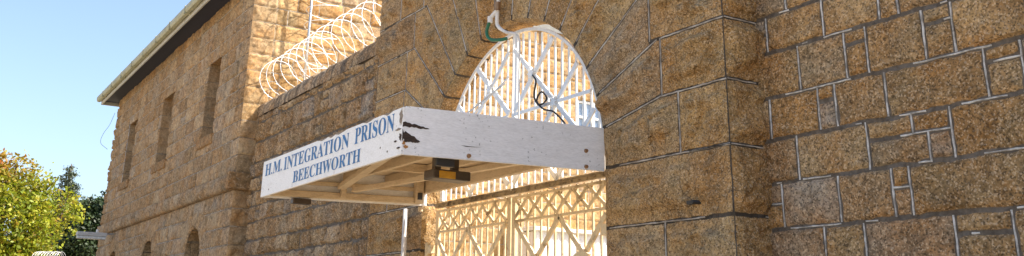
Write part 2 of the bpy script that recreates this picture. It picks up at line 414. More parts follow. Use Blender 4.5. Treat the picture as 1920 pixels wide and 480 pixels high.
for k, (z0, z1) in enumerate(zip(zc[:-1], zc[1:])):          # below the springing and above the arch
    if z0 < 2.9:
        for s_ in (1, -1):
            a, c_ = (JR - .2, GX1) if s_ == 1 else (mx(JR - .2), GX0)
            cut = -5.94 + (.45 if k % 2 else 0) if s_ == 1 else -11.09 + (.4 if k % 2 else 0)
            segs.append(((JR if s_ == 1 else JL, z0), (c_, z0), .9))
            if s_ == 1 and abs(z0 - 2.405) < .01: stn([(a, z0), (c_, z0), (c_, z1), (a, z1)], .55); continue
            stn([(a, z0), (cut, z0), (cut, z1), (a, z1)]); stn([(cut, z0), (c_, z0), (c_, z1), (cut, z1)]); segs.append(((cut, z0), (cut, z1), 1))
    elif z0 >= 5.99:
        s2, g2 = rows([z0, z1], GX0, GX1, .7, 1.2, 40 + k, 0); stones += s2; segs += g2
segs.append(((JR, 2.93), (GX1, 2.93), .9)); segs.append(((JL, 2.93), (GX0, 2.93), .9))
def arch_sdf(u, v):
    dz = np.maximum(v - CZ, 0); return np.hypot(u - CX, dz) - RA
def gh_edge(u, v): return sstep(0, .05, np.minimum(u - GX0, GX1 - u) - .0)
panel('arched_front', gh, [M['gran_gate'], M['point_gate']], lambda u, v, h: (u, YF - h, v),
      axis((GX0, GX1, .0125)), axis((-.2, 2.1, .05), (2.1, 6.05, .0125), (6.05, GT, .05)), stones, .030, .095, 3, bevel=.010, flake=1.2, chip=.75,
      sdf=arch_sdf, big_edge=True, edge=gh_edge, rough=.010, margin=.055, segs=segs, ribbon=.015)
# corner returns of the projecting front
for nm, xx, sg in (('corner_return', GX1, 1), ('corner_return', GX0, -1)):
    st = []; sg2 = []; r2 = random.Random(8 + sg)
    for z0, z1 in zip(zc[:-1], zc[1:]):
        st.append(([(YF - .4, z0), (YW + .3, z0), (YW + .3, z1), (YF - .4, z1)], r2.uniform(.7, 1.1), r2.random() * .5, 0)); sg2.append(((YF, z0), (YW, z0), .9))
    panel(nm, gh, [M['gran_gate'], M['point_gate']], (lambda xx, sg: lambda u, v, h: (xx + sg * h, u, v))(xx, sg),
          axis((YF, YW + .02, .0125)), axis((-.2, 2.1, .05), (2.1, 6.05, .0125), (6.05, GT, .05)), st, .022, .075, 77, bevel=.012,
          edge=lambda u, v: sstep(0, .05, u - YF), rough=.012, margin=.015, segs=sg2, ribbon=.013, flip=(sg == -1))
# jambs and intrados: one panel swept along the opening
T0 = .30
Larc = math.pi * RA; Hj = CZ + .2
def sweep(u, v, h):      # u along profile (left jamb up, arch, right jamb down), v = depth
    a = np.clip((u - Hj) / Larc, 0, 1) * math.pi
    x = np.where(u < Hj, JL, np.where(u > Hj + Larc, JR, CX - RA * np.cos(a)))
    z = np.where(u < Hj, -.2 + u, np.where(u > Hj + Larc, CZ - (u - Hj - Larc), CZ + RA * np.sin(a)))
    nx = np.where(u < Hj, 1., np.where(u > Hj + Larc, -1., np.cos(a))); nz = np.where((u >= Hj) & (u <= Hj + Larc), -np.sin(a), 0.)
    return (x + nx * h, YF + v + 0 * u, z + nz * h)
st = []; sg2 = []; r2 = random.Random(31)
cuts = [z + .2 for z in zc if z < 2.94] + [Hj + RA * a for a in ang[1:17]] + [Hj + Larc + CZ - z for z in zc[::-1] if z < 2.94]
for a, b_ in zip(cuts[:-1], cuts[1:]):
    w = r2.uniform(.35, .75)
    st.append(([(a, -.3), (b_, -.3), (b_, w), (a, w)], r2.uniform(.3, .8), r2.random() * .6, 0)); st.append(([(a, w), (b_, w), (b_, 1.6), (a, 1.6)], r2.uniform(.3, .8), r2.random() * .6, 0))
panel('arch_reveal', gh, [M['gran_gate']], sweep, axis((0, 2 * Hj + Larc, .025)), axis((0, T0, .025)), st, .022, .03, 12, bevel=.02,
      edge=lambda u, v: sstep(0, .05, v), rough=.01, flip=True)
# body behind the front: back face, top, parapet
bk = MB()
for x0, x1, z0, z1 in ((GX0, JL - .001, -.2, GT), (JR + .001, GX1, -.2, GT), (JL, JR, CZ + RA + .04, GT)):
    bk.box(x0 + .01, x1 - .01, YF + .05, YF + T0, z0, z1 - .02)
nA = 24
for i in range(nA):
    a0, a1 = math.pi * i / nA, math.pi * (i + 1) / nA
    xa, xb = CX + (RA + .03) * math.cos(a0), CX + (RA + .03) * math.cos(a1)
    p = [(xa, CZ + (RA + .03) * math.sin(a0)), (xb, CZ + (RA + .03) * math.sin(a1)), (xb, CZ + RA + .05), (xa, CZ + RA + .05)]
    bk.prism(p, YF + .06, YF + T0 - .003)
for x0, x1, z0, z1 in ((GX0 + .01, JL - .9, -.2, GT - .02), (JR + .9, GX1 - .01, -.2, GT - .02), (JL - .9, JR + .9, CZ + RA + .7, GT - .02)):
    bk.box(x0, x1, YF + T0 + .002, YF + .8, z0, z1)       # the opening widens behind the gate
bk.build('wall_core', M['conc'], gh)
cp = MB(); cp.box(GX0 - .12, GX1 + .12, YF - .15, YF + .9, GT, GT + .3); cp.build('parapet', M['conc'], gh, bevel=.02)

# ------------------------------------------------------------------ wall right of the gatehouse
rw = empty('perimeter_wall', (0, YW, 0), 'tall granite block wall with white pointed joints right of the gatehouse', 'stone wall', 'granite walls beside the gatehouse')
X0, XE, X1 = GX1 - .12, -2.98, 9
zr = [2.31 - .36 * k for k in range(7, 0, -1)] + [2.31, 2.65, 2.98, 3.31, 3.67, 3.97, 4.32]
zu = [4.32 + .34 * k for k in range(0, 7)]
stones = []; segs = []; rg = random.Random(11)
def q4(a, b, z0, z1, **k): stn([(a, z0), (b, z0), (b, z1), (a, z1)], **k)
def course(z0, z1, xs, splits={}, tints={}):
    xs = [X0] + xs + [XE] if xs[-1] < XE else [X0] + xs
    segs.append(((GX1, z0), (XE, z0), .35))
    for i, (a, b) in enumerate(zip(xs[:-1], xs[1:])):
        if i: segs.append(((a, z0 + .01), (a, z1 - .01), 1))
        if i in splits:
            mz = splits[i]; q4(a, b, z0, mz, **tints.get(i, {})); q4(a, b, mz, z1); segs.append(((a, mz), (b, mz), .6))
        else: q4(a, b, z0, z1, **tints.get(i, {}))
course(3.97, 4.32, [-4.84, -4.1, -3.6])
course(3.67, 3.97, [-5.055, -4.5, -4.01, -3.86, -3.3], {1 - 1: 3.83})
course(3.31, 3.67, [-4.76, -4.33, -4.145, -3.69, -3.475], {2: 3.565, 4: 3.555})
course(2.98, 3.31, [-5.08, -4.61, -4.455, -4.03, -3.30, -3.06], {2: 3.195, 5: 3.205}, {2: dict(gr=1, ti=.9), 0: dict(ti=.6)})
# course E has a long split with offset verticals
z0, z1 = 2.65, 2.98
segs.append(((GX1, z0), (XE, z0), .35))
q4(X0, -4.84, z0, z1); q4(-4.84, -4.22, z0, z1, ti=.9, gr=0); q4(-4.22, -3.75, z0, 2.845, ti=.7); q4(-3.75, -3.58, z0, 2.845)
q4(-4.22, -3.86, 2.845, z1); q4(-3.86, -3.58, 2.845, z1); q4(-3.58, XE, z0, z1, ti=.3, gr=0)
for x in (-4.84, -4.22, -3.58): segs.append(((x, z0), (x, z1), 1))
segs += [((-4.22, 2.845), (-3.58, 2.845), .8), ((-3.75, z0), (-3.75, 2.845), 1), ((-3.86, 2.845), (-3.86, z1), 1)]
course(2.31, 2.65, [-5.02, -4.5, -4.06, -3.925], {0: 2.495, 3: 2.51}, {1: dict(gr=.9, ti=.8), 2: dict(ti=.2), 4: dict(ti=.42, gr=0)})
course(1.95, 2.31, [-4.66, -4.32, -3.65, -3.27], {3: 2.18})
s2, g2 = rows(zr[:7] + [1.95], GX1 - .1, XE, .3, 1.0, 21); stones += s2; segs += g2
s2, g2 = rows(zr[:], XE, X1, .3, 1.0, 22); stones += s2; segs += g2
s2, g2 = rows(zu, GX1 - .1, X1, .3, 1.0, 23); stones += s2; segs += g2
panel('stone_face', rw, [M['gran_right'], M['point_white']], lambda u, v, h: (u, YW - h, v),
      axis((GX1, -2.9, .0105), (-2.9, X1, .06)), axis((-.2, 1.9, .05), (1.9, 4.35, .0105), (4.35, 6.3, .06)), stones, .032, .026, 19, bevel=.02,
      rough=.016, segs=segs, ribbon=.014, wob=.012, mortar_h=.004, chip=.35)
cb = MB(); cb.box(GX1, X1, YW + .02, YW + .7, -.2, 6.29); cb.build('wall_core', M['conc'], rw)
cb = MB(); cb.box(GX1 + .13, X1, YW - .1, YW + .8, 6.3, 6.5); cb.build('coping', M['conc'], rw, bevel=.03)

# ------------------------------------------------------------------ lower wall between gatehouse and cell block
LX0, LX1, LT = -18.42, GX0, 5.42
lw = empty('perimeter_wall', (-15, YW, 0), 'lower rubble granite wall with streaked rounded coping carrying razor wire, left of the gatehouse', 'stone wall', 'granite walls beside the gatehouse')
rg2 = random.Random(4); zl = [-.2]
while zl[-1] < LT - .45: zl.append(zl[-1] + rg2.uniform(.25, .42))
zl.append(LT)
s2, g2 = rows(zl, LX0 - .1, LX1 + .1, .22, .62, 61, .2)
# jitter the corners so the rubble is not perfectly squared
s3 = [([(x + rg2.uniform(-.012, .012), z + rg2.uniform(-.014, .014)) for x, z in p], a * 1.1, t, g_ * 1.2) for p, a, t, g_ in s2]
panel('stone_face', lw, [M['gran_low']], lambda u, v, h: (u, YW - h, v), axis((LX0, LX1, .02)), axis((-.2, 2.2, .06), (2.2, LT, .017)), s3, .042, .06, 29,
      bevel=.02, rough=.03, wob=.02, chip=.45)
def cope(u, v, h):
    a = v * math.pi; r = .30 + h
    return (u, YW + .27 - r * np.cos(a), LT - .03 + (r + .04) * np.sin(a) ** .75)
st = []; x = LX0 - .2
while x < LX1:
    w = rg2.uniform(.35, .8); st.append(([(x, -.2), (x + w, -.2), (x + w, 1.2), (x, 1.2)], rg2.uniform(.4, 1), rg2.random(), rg2.random() * .6)); x += w
panel('coping', lw, [M['gran_cope']], cope, axis((LX0, LX1, .02)), axis((0, 1, .03)), st, .02, .03, 33, bevel=.02, rough=.02)
cb = MB(); cb.box(LX0, LX1, YW + .02, YW + .5, -.2, LT); cb.build('wall_core', M['conc'], lw)

# ------------------------------------------------------------------ cell block on the left
YB = 5.226; BX0, BX1, BT = -32.75, -18.41, 8.4
cbk = empty('cell_block', (-25, YB + 4, 0), 'two storey granite cell block with tall slit windows under a wide eave', 'building')
wins = [(-21.44, -20.46, 5.36, 7.09), (-25.93, -24.70, 5.36, 7.11), (-30.42, -29.22, 5.36, 7.15)]
arcs = [(-21.03, .62, 2.78), (-25.45, .62, 2.78), (-30.05, .62, 2.75)]
def b_sdf(u, v):
    d = np.full(u.shape, 9.)
    for a, b_, c_, e in wins:
        qx = np.abs(u - (a + b_) / 2) - (b_ - a) / 2; qy = np.abs(v - (c_ + e) / 2) - (e - c_) / 2
        d = np.minimum(d, np.where((qx > 0) & (qy > 0), np.hypot(np.maximum(qx, 0), np.maximum(qy, 0)), np.maximum(qx, qy)))
    for x, r, z in arcs: d = np.minimum(d, np.maximum(np.hypot(u - x, np.maximum(v - z, 0)) - r, 1.2 - v))
    return d
zb = [-.2] + [3.95 - .345 * k for k in range(11, 0, -1)] + [3.95]; zt = [4.28 + .345 * k for k in range(0, 12)] + [BT + .2]
stones = []; segs = []
for zz, sd in ((zb, 71), (zt, 72)):
    s2, g2 = rows(zz, BX0 + .5, BX1 - .45, .35, .95, sd, .06); stones += s2; segs += g2
    for k, (z0, z1) in enumerate(zip(zz[:-1], zz[1:])):
        w = .0 if k % 2 else .14
        stones.append(([(BX1 - .45 - w, z0), (BX1 + .3, z0), (BX1 + .3, z1), (BX1 - .45 - w, z1)], .9, rg2.random(), .5 * rg2.random()))
        stones.append(([(BX0 - .3, z0), (BX0 + .5 + w, z0), (BX0 + .5 + w, z1), (BX0 - .3, z1)], 1.7, rg2.random(), 0))
stones.append(([(BX0 - 1, 3.95), (BX1 + 1, 3.95), (BX1 + 1, 4.28), (BX0 - 1, 4.28)], 1, .5, 0))
# arch stones over the small openings
for x, r, z in arcs:
    for k in range(5):
        a0, a1 = math.pi * (.12 + .152 * k), math.pi * (.12 + .152 * (k + 1))
        ro = 1.08
        stones.insert(0, ([(x + (r - .2) * math.cos(a0), z + (r - .2) * math.sin(a0)), (x + ro * math.cos(a0), z + ro * math.sin(a0)), (x + ro * math.cos(a1), z + ro * math.sin(a1)), (x + (r - .2) * math.cos(a1), z + (r - .2) * math.sin(a1))], .6, rg2.random(), 0))
panel('front_wall', cbk, [M['gran_left'], M['point_gate']], lambda u, v, h: (u, YB - h, v), axis((BX0, BX1, .03)), axis((-.2, 2.3, .1), (2.3, BT + .05, .0245)), stones, .034, .036, 91,
      bevel=.02, sdf=b_sdf, segs=[(p, q, 1) for p, q, r9 in segs], ribbon=.013, flake=.5, edge=lambda u, v: sstep(0, .06, BX1 - u), rough=.02, wob=.008)
# projecting string course
st = []; x = BX0
while x < BX1: w = rg2.uniform(.5, 1.0); st.append(([(x, 3.9), (x + w, 3.9), (x + w, 4.4), (x, 4.4)], rg2.uniform(.7, 1.1), rg2.random(), .3)); x += w
def stringc(u, v, h):   # v 0..1 runs under, up the face, back over
    prof_z = np.interp(v, [0, .12, .2, .8, 1], [3.95, 3.95, 4.0, 4.25, 4.30]); prof_y = np.interp(v, [0, .12, .2, .8, 1], [0, .10, .10, .09, 0])
    return (u, YB - prof_y - h * np.sin(np.clip(v, 0, 1) * math.pi), prof_z)
st = [([(a, (b_ - 4.1) * 4 + .5) for a, b_ in p], r_, t, g_) for p, r_, t, g_ in st]
panel('string_course', cbk, [M['gran_left']], stringc, axis((BX0, BX1, .03)), axis((0, 1, .1)), st, .02, .06, 93, bevel=.03, rough=.03)
sb = MB(); sb.box(BX1 - .06, BX1 + .09, YB - .15, YW, 3.945, 4.285); sb.build('string_return', M['gran_trim'], cbk, bevel=.02)
# sunlit side wall
zs_ = zb + zt
YS1 = 17.5
s2, g2 = rows(zb, YB + .5, YS1, .35, .8, 81, .25); s4, g4 = rows(zt, YB + .5, YS1, .35, .8, 82, .25); stones = s2 + s4; segs = [(p, q, 1) for p, q, r9 in g2 + g4]
for k, (z0, z1) in enumerate(list(zip(zb[:-1], zb[1:])) + list(zip(zt[:-1], zt[1:]))):
    stones.append(([(YB - .2, z0), (YB + .5, z0), (YB + .5, z1), (YB - .2, z1)], 1.0, rg2.random() * .6 + .4, .5 * rg2.random()))
stones.append(([(YB - 1, 3.95), (YS1, 3.95), (YS1, 4.28), (YB - 1, 4.28)], 1, .5, 0))
SW = (13.42, 14.2, 5.6, 6.85)
def s_sdf(u, v):
    a, b_, c_, e = SW; qx = np.abs(u - (a + b_) / 2) - (b_ - a) / 2; qy = np.abs(v - (c_ + e) / 2) - (e - c_) / 2
    return np.where((qx > 0) & (qy > 0), np.hypot(np.maximum(qx, 0), np.maximum(qy, 0)), np.maximum(qx, qy))
panel('side_wall', cbk, [M['gran_side'], M['point_gate']], lambda u, v, h: (BX1 + h, u, v), axis((YB, YS1, .026)), axis((-.2, 2.3, .1), (2.3, BT + .05, .026)), stones, .024, .03, 95,
      bevel=.02, sdf=s_sdf, segs=segs, ribbon=.015, flake=.4, edge=lambda u, v: sstep(0, .06, u - YB), rough=.02)
# window reveals, sills and dark bars inside
def reveal(name, x0, x1, z0, z1, depth, parent):
    o = MB()
    o.box(x0 + .02, x1 - .02, YB + depth, YB + depth + .05, z0 - .1, z1 + .1)
    return o.build(name, M['dark'], parent)
def rev_panel(parent, fpos, us, vs, sd, zz):
    st = []; r2 = random.Random(sd)
    for z0, z1 in zip(zz[:-1], zz[1:]): st.append(([(-1, z0), (2, z0), (2, z1), (-1, z1)], .4, r2.random(), 0))
    return panel('jamb', parent, [M['gran_jamb']], fpos, us, vs, st, .02, .012, sd, bevel=.02, rough=.012)
for i, (a, b_, c_, e) in enumerate(wins):
    w = reveal('window', a, b_, c_, e, .62, cbk)
    lft = rev_panel(w, (lambda a: lambda u, v, h: (a + h, YB + u, v))(a), axis((0, .62, .05)), axis((c_, e, .03)), 300 + i, zt)
    rgt = rev_panel(w, (lambda b_: lambda u, v, h: (b_ - h, YB + u, v))(b_), axis((0, .62, .05)), axis((c_, e, .03)), 310 + i, zt)
    for q_ in (lft, rgt): q_.location = (0, 0, 0)
    o = MB(); o.box(a - .06, b_ + .06, YB + .002, YB + .62, e, e + .12); o.build('lintel', M['gran_trim'], w)
    o = MB(); o.box(a - .14, b_ + .10, YB - .07, YB + .6, c_ - .24, c_)
    me_o = o.build('sill', M['gran_trim'], w, bevel=.03)
    for k in range(4):
        o = MB(); xx = a + (b_ - a) * (k + .5) / 4; o.tube([(xx, YB + .5, c_), (xx, YB + .5, e)], .014); o.build('bar', M['dark'], w)
for i, (x, r, z) in enumerate(arcs):
    w = reveal('arched_window', x - r, x + r, 1.2, z + r, .5, cbk)
    def fp(x=x, r=r, z=z):
        def f(u, v, h):
            a = np.clip(u, 0, 1) * math.pi
            xx = np.where(u < 0, x - r, np.where(u > 1, x + r, x - (r) * np.cos(a))); zz = np.where(u < 0, z + u * 2, np.where(u > 1, z - (u - 1) * 2, z + r * np.sin(a)))
            return (xx + h * 0, YB + v + 0 * u, zz)
        return f
    pr_ = panel('arch_reveal', w, [M['gran_left']], fp(), axis((-.8, 1.8, .05)), axis((0, .5, .05)), [([(k * .2 - 1, -1), (k * .2 - .8, -1), (k * .2 - .8, 2), (k * .2 - 1, 2)], .3, rg2.random(), 0) for k in range(15)], .012, .0, 5, flip=True)
# side window with white frame and blue panes
a, b_, c_, e = SW
o = MB(); o.box(BX1 - .12, BX1 - .10, a, b_, c_, e); w = o.build('window', M['glass'], cbk)
o = MB()
for y in (a + .03, (a * 2 + b_) / 3, (a + 2 * b_) / 3, b_ - .03): o.box(BX1 - .10, BX1 - .02, y - .03, y + .03, c_, e)
for z in (c_ + .03, c_ + .42, c_ + .84, e - .03): o.box(BX1 - .098, BX1 - .03, a, b_, z - .025, z + .025)
o.build('frame', M['gatewhite'], w)
# body, roof, eave, gutter
o = MB(); o.box(BX0 + .02, BX1 - .7, YB + .68, YS1, -.2, BT); o.build('wall_core', M['conc'], cbk)
EY = 4.68; EX0 = BX0 - .45; EX1 = BX1 + .06
o = MB(); o.box(EX0 + .05, EX1 - .05, EY + .06, YB + .3, 8.32, 8.36); o.build('soffit', M['soffit'], cbk)
o = MB(); o.box(EX0, EX1, EY + .02, EY + .06, 8.21, 8.42); o.box(EX0, EX0 + .04, EY + .06, YS1, 8.21, 8.42); o.build('fascia', M['fascia'], cbk, bevel=.004)
o = MB()
gp = [(EY - .13, 8.45), (EY - .13, 8.36), (EY - .10, 8.30), (EY - .03, 8.29), (EY + .015, 8.32), (EY + .015, 8.46)]
n_ = len(gp); vs_ = [(EX0 - .03, y, z) for y, z in gp] + [(EX1, y, z) for y, z in gp]
o.add(vs_, [tuple(range(n_)), tuple(range(2 * n_ - 1, n_ - 1, -1))] + [(i, i + n_, (i + 1) % n_ + n_, (i + 1) % n_) for i in range(n_)])
x = EX0 + 1
while x < EX1: o.box(x, x + .05, EY - .14, EY + .02, 8.28, 8.47); x += 1.5
gt = o.build('gutter', M['gutter'], cbk)
o = MB(); ym = (EY + YS1) / 2
_g = MB(); _g.add([(x, y, z) for x in (BX1 - .5, BX1 - .01) for y, z in ((YB + .05, 8.40), (YS1, 8.40), (ym, 11.1))], [(0, 1, 2), (5, 4, 3), (0, 3, 4, 1), (1, 4, 5, 2), (2, 5, 3, 0)]); _g.build('gable', M['gran_trim'], cbk)
o.add([(EX0, EY, 8.46), (EX1, EY, 8.46), (EX1, ym, 11.2), (EX0, ym, 11.2), (EX1, YS1 + .5, 8.46), (EX0, YS1 + .5, 8.46), (EX0, EY, 8.43), (EX1, EY, 8.43), (EX1, YS1 + .5, 8.43), (EX0, YS1 + .5, 8.43)],
      [(0, 1, 2, 3), (3, 2, 4, 5), (6, 9, 8, 7), (0, 3, 5, 9, 6), (1, 7, 8, 4, 2), (0, 6, 7, 1), (4, 8, 9, 5)]); o.build('roof', M['roofing'], cbk)

# ------------------------------------------------------------------ canopy with the sign
KX0, KX1, KY0 = -10.19, -6.72, 3.19
def dz(y): return .06 * (y - KY0) / 2.0       # the canopy droops a little towards the street
sh = lambda p: (p[0], p[1], p[2] + dz(p[1]))
cn = empty('entrance_canopy', ((KX0 + KX1) / 2, YF, 2.84), 'flat white timber canopy projecting over the gate, its front board painted with blue words', 'canopy')
o = MB(); o.box(KX0, KX1 - .0, KY0, KY0 + .028, 2.842, 3.222)
nb_ = o.build('name_board', M['sign'], cn, bevel=.003)
def boldserif(s): return ''.join(chr(0x1D400 + ord(c) - 65) if c.isalpha() else c for c in s)
def lettering(text, x0, x1, z, cap):
    cu = bpy.data.curves.new('lettering', 'FONT'); cu.body = boldserif(text); cu.extrude = .0; cu.resolution_u = 4
    tmp = bpy.data.objects.new('tmp', cu); col.objects.link(tmp); dg = bpy.context.evaluated_depsgraph_get(); dg.update()
    me = bpy.data.meshes.new_from_object(tmp.evaluated_get(dg)); bpy.data.objects.remove(tmp)
    co = np.zeros(len(me.vertices) * 3); me.vertices.foreach_get('co', co); co = co.reshape(-1, 3)
    mn, mxx = co.min(0), co.max(0); sx = (x1 - x0) / (mxx[0] - mn[0]); sy = cap / (mxx[1] - mn[1])
    out = np.stack([x0 + (co[:, 0] - mn[0]) * sx, np.full(len(co), KY0 - .003), z + (co[:, 1] - mn[1]) * sy], 1)
    me.vertices.foreach_set('co', out.astype(np.float32).ravel()); me.update()
    return link('lettering', me, M['blue'], nb_)
lettering('H.M.', -10.10, -9.56, 3.055, .125)
lettering('INTEGRATION', -9.50, -7.80, 3.048, .135)
lettering('PRISON', -7.67, -6.87, 3.052, .145)
lettering('BEECHWORTH', -9.19, -7.52, 2.885, .118)
side = []
for xx in (KX1, KX0 + .028):
    o = MB(); o.box(xx - .028, xx, KY0 + .028, YF - .004, 2.842, 3.232, shear=sh)
    side.append(o.build('side_board', M['board'], cn, bevel=.003))
side[0]['label'] = 'near side board, weathered grey white with a rotten street end'
# rotten patches, flaking corner
def ragged(cx_, cy_, w_, h_, seed, n=26):
    r2 = random.Random(seed); return [(cx_ + w_ / 2 * math.cos(t) * r2.uniform(.55, 1.15), cy_ + h_ / 2 * math.sin(t) * r2.uniform(.5, 1.2)) for t in [2 * math.pi * i / n for i in range(n)]]
def patch(name, mat, parent, poly, plane, off, thick=.004):
    n = len(poly)
    if plane == 'x': f = [(KX1 + off, y, z + dz(y)) for y, z in poly]; bq = [(KX1 - .002, y, z + dz(y)) for y, z in poly]
    else: f = [(x, KY0 - off, z) for x, z in poly]; bq = [(x, KY0 + .002, z) for x, z in poly]
    o = MB(); o.add(f + bq, [tuple(range(n)), tuple(range(2 * n - 1, n - 1, -1))] + [(i, i + n, (i + 1) % n + n, (i + 1) % n) for i in range(n)]); return o.build(name, mat, parent)
r0 = random.Random(3)
def tongue(y0, L, z, h, seed):      # horizontal splintered tongue starting at the corner
    r2 = random.Random(seed); n = 12; up = []; dn = []
    for i in range(n + 1):
        t = i / n; ww = h / 2 * (1 - t) ** .6
        up.append((y0 + L * t, z + ww * r2.uniform(.5, 1.2) - t * h * .5)); dn.append((y0 + L * t, z - ww * r2.uniform(.5, 1.2) - t * h * .5))
    return up + dn[::-1]
patch('rot_patch', M['rot'], side[0], tongue(KY0 + .002, .24, 3.085, .045, 1), 'x', .003)
patch('rot_patch', M['rot'], side[0], tongue(KY0 + .002, .16, 2.995, .085, 2), 'x', .003)
patch('rot_patch', M['rot'], side[0], tongue(KY0 + .02, .13, 2.96, .03, 5), 'x', .004)
patch('rust_stain', M['rust'], side[0], ragged(KY0 + .04, 2.905, .05, .03, 4), 'x', .002)
patch('rust_stain', M['rust'], side[0], ragged(KY0 + .02, 2.935, .03, .04, 14), 'x', .002)
for k in range(1):
    z = r0.uniform(2.88, 3.2); y = KY0 + r0.uniform(.1, .9)
    patch('crack', M['rot'], side[0], [(y, z), (y + r0.uniform(.1, .35), z - .004), (y + .05, z - .008)], 'x', .0022)
for k, (x, z, w, h) in enumerate([(-6.755, 3.14, .07, .15), (-6.745, 2.985, .05, .07), (-6.79, 3.05, .10, .02), (-6.77, 2.90, .06, .02), (-6.83, 2.96, .05, .014)]):
    patch('flaked_patch', M['raw'] if k in (0, 2) else M['rot'], nb_, [(min(px_, KX1 - .001), pz_) for px_, pz_ in ragged(x, z, w, h, 20 + k)], 'y', .002 + .001 * k)
for k in range(5):       # paint lifted along the top edge
    x = r0.uniform(-8.6, -6.8); w = r0.uniform(.08, .3)
    patch('flaked_patch', M['raw'], nb_, [(x, 3.221), (x + w, 3.221), (x + w * .8, 3.212), (x + w * .4, 3.205 - r0.random() * .008), (x + w * .15, 3.214)], 'y', .0018 + .0001 * k)
for (x, z) in ((-9.93, 2.90), (-7.12, 2.95), (-6.98, 2.90)):
    patch('chip', M['rot'], nb_, ragged(x, z, .02, .018, int(x * -100)), 'y', .002)
for x in (-9.2, -8.1):       # board joints
    o = MB(); o.box(x - .0015, x + .0015, KY0 - .001, KY0 + .01, 2.845, 2.90 if x < -9 else 3.0); o.build('board_joint', M['raw'], nb_)
for y, z in ((3.80, 2.875), (4.99, 3.06 - .05), (4.99, 2.87)):
    o = MB(); o.tube([(KX1 - .01, y, z + dz(y)), (KX1 + .02, y, z + dz(y))], [.022, .014], 10); o.build('bolt', M['copper'], cn)
# roof deck and underside framing
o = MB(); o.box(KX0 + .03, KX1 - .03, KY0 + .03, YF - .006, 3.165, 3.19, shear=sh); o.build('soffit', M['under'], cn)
o = MB(); o.box(KX0 + .02, KX1 - .02, KY0 + .02, YF - .01, 3.192, 3.205, shear=sh); o.build('roof_sheet', M['steel'], cn)
def beam(x0, x1, y0, y1, z0, z1, nm='joist'):
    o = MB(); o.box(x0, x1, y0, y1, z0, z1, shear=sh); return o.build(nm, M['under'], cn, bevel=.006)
for y in (3.62, 4.14, 4.66): beam(KX0 + .03, KX1 - .031, y - .03, y + .03, 3.06, 3.16)
beam(KX0 + .03, KX1 - .031, KY0 + .03, KY0 + .085, 3.02, 3.162)
beam(KX0 + .03, KX1 - .031, YF - .08, YF - .012, 2.98, 3.162)
beam(KX0 + .03, KX0 + .09, KY0 + .09, YF - .085, 2.86, 2.93, 'rail'); beam(KX0 + .032, KX0 + .075, KY0 + .09, YF - .085, 3.0, 3.045, 'rail')
beam(KX1 - .09, KX1 - .031, KY0 + .09, YF - .085, 3.03, 3.09, 'rail')
beam(KX0 + .075, KX0 + .13, 4.07, 4.13, 2.87, 3.06, 'post'); beam(KX0 + .05, KX0 + .13, 5.0, 5.1, 2.86, 3.16, 'post')
beam(-8.0, -7.94, KY0 + .09, 4.1, 3.07, 3.158, 'trimmer'); beam(-9.15, -9.09, 4.18, YF - .085, 3.07, 3.158, 'trimmer')
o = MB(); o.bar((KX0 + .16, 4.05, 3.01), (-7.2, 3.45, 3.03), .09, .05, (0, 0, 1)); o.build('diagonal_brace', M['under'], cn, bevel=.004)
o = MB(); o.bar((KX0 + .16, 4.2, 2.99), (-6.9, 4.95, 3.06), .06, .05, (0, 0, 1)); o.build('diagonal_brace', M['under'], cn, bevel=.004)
o = MB(); o.box(KX0 + .131, KX0 + .137, 5.02, 5.08, 2.90, 2.98, shear=sh); o.build('bracket_hole', M['dark'], cn)
o = MB(); o.tube([(KX0 + .06, 5.1, 2.83), (KX0 + .06, 5.1, 2.88)], .03, 10); o.build('bracket', M['under'], cn)
# stay rods
for k, (p, q) in enumerate((((-9.95, 4.95, 3.24), (-8.52, YG - .06, 4.16)), ((-9.75, 4.6, 3.24), (-8.60, YG - .06, 4.10)))):
    o = MB(); o.tube([p, q], .009, 8); o.build('stay_rod', M['gatewhite'] if k == 0 else M['steel'], cn)
# junction boxes and lamp under the canopy
o = MB(); o.box(KX0 + .0, KX0 + .09, 3.53, 3.74, 2.80, 2.857)
tag(o.build('junction_box', M['brown'], bevel=.006), 'small brown junction box under the far edge of the canopy, below the words', 'junction box', 'junction boxes under the canopy')
o = MB(); o.box(KX1 - .085, KX1 - .045, 3.53, 3.70, 2.795, 2.86)
tag(o.build('junction_box', M['dark'], bevel=.006), 'black junction box under the near side board beside the rotten corner', 'junction box', 'junction boxes under the canopy')
fl = empty('floodlight', (-7.45, 4.0, 2.95), 'brown box floodlight with amber lens hanging under the white canopy', 'lamp')
o = MB(); o.box(-7.52, -7.32, 3.80, 4.17, 2.785, 2.868); o.build('housing', M['brown'], fl, bevel=.012)
o = MB(); o.box(-7.322, -7.308, 3.85, 4.01, 2.79, 2.852); o.build('lens', M['amber'], fl, bevel=.004)
for y in (3.86, 4.04): o = MB(); o.box(-7.48, -7.42, y, y + .06, 2.868, 3.10); o.build('bracket', M['brown'], fl)

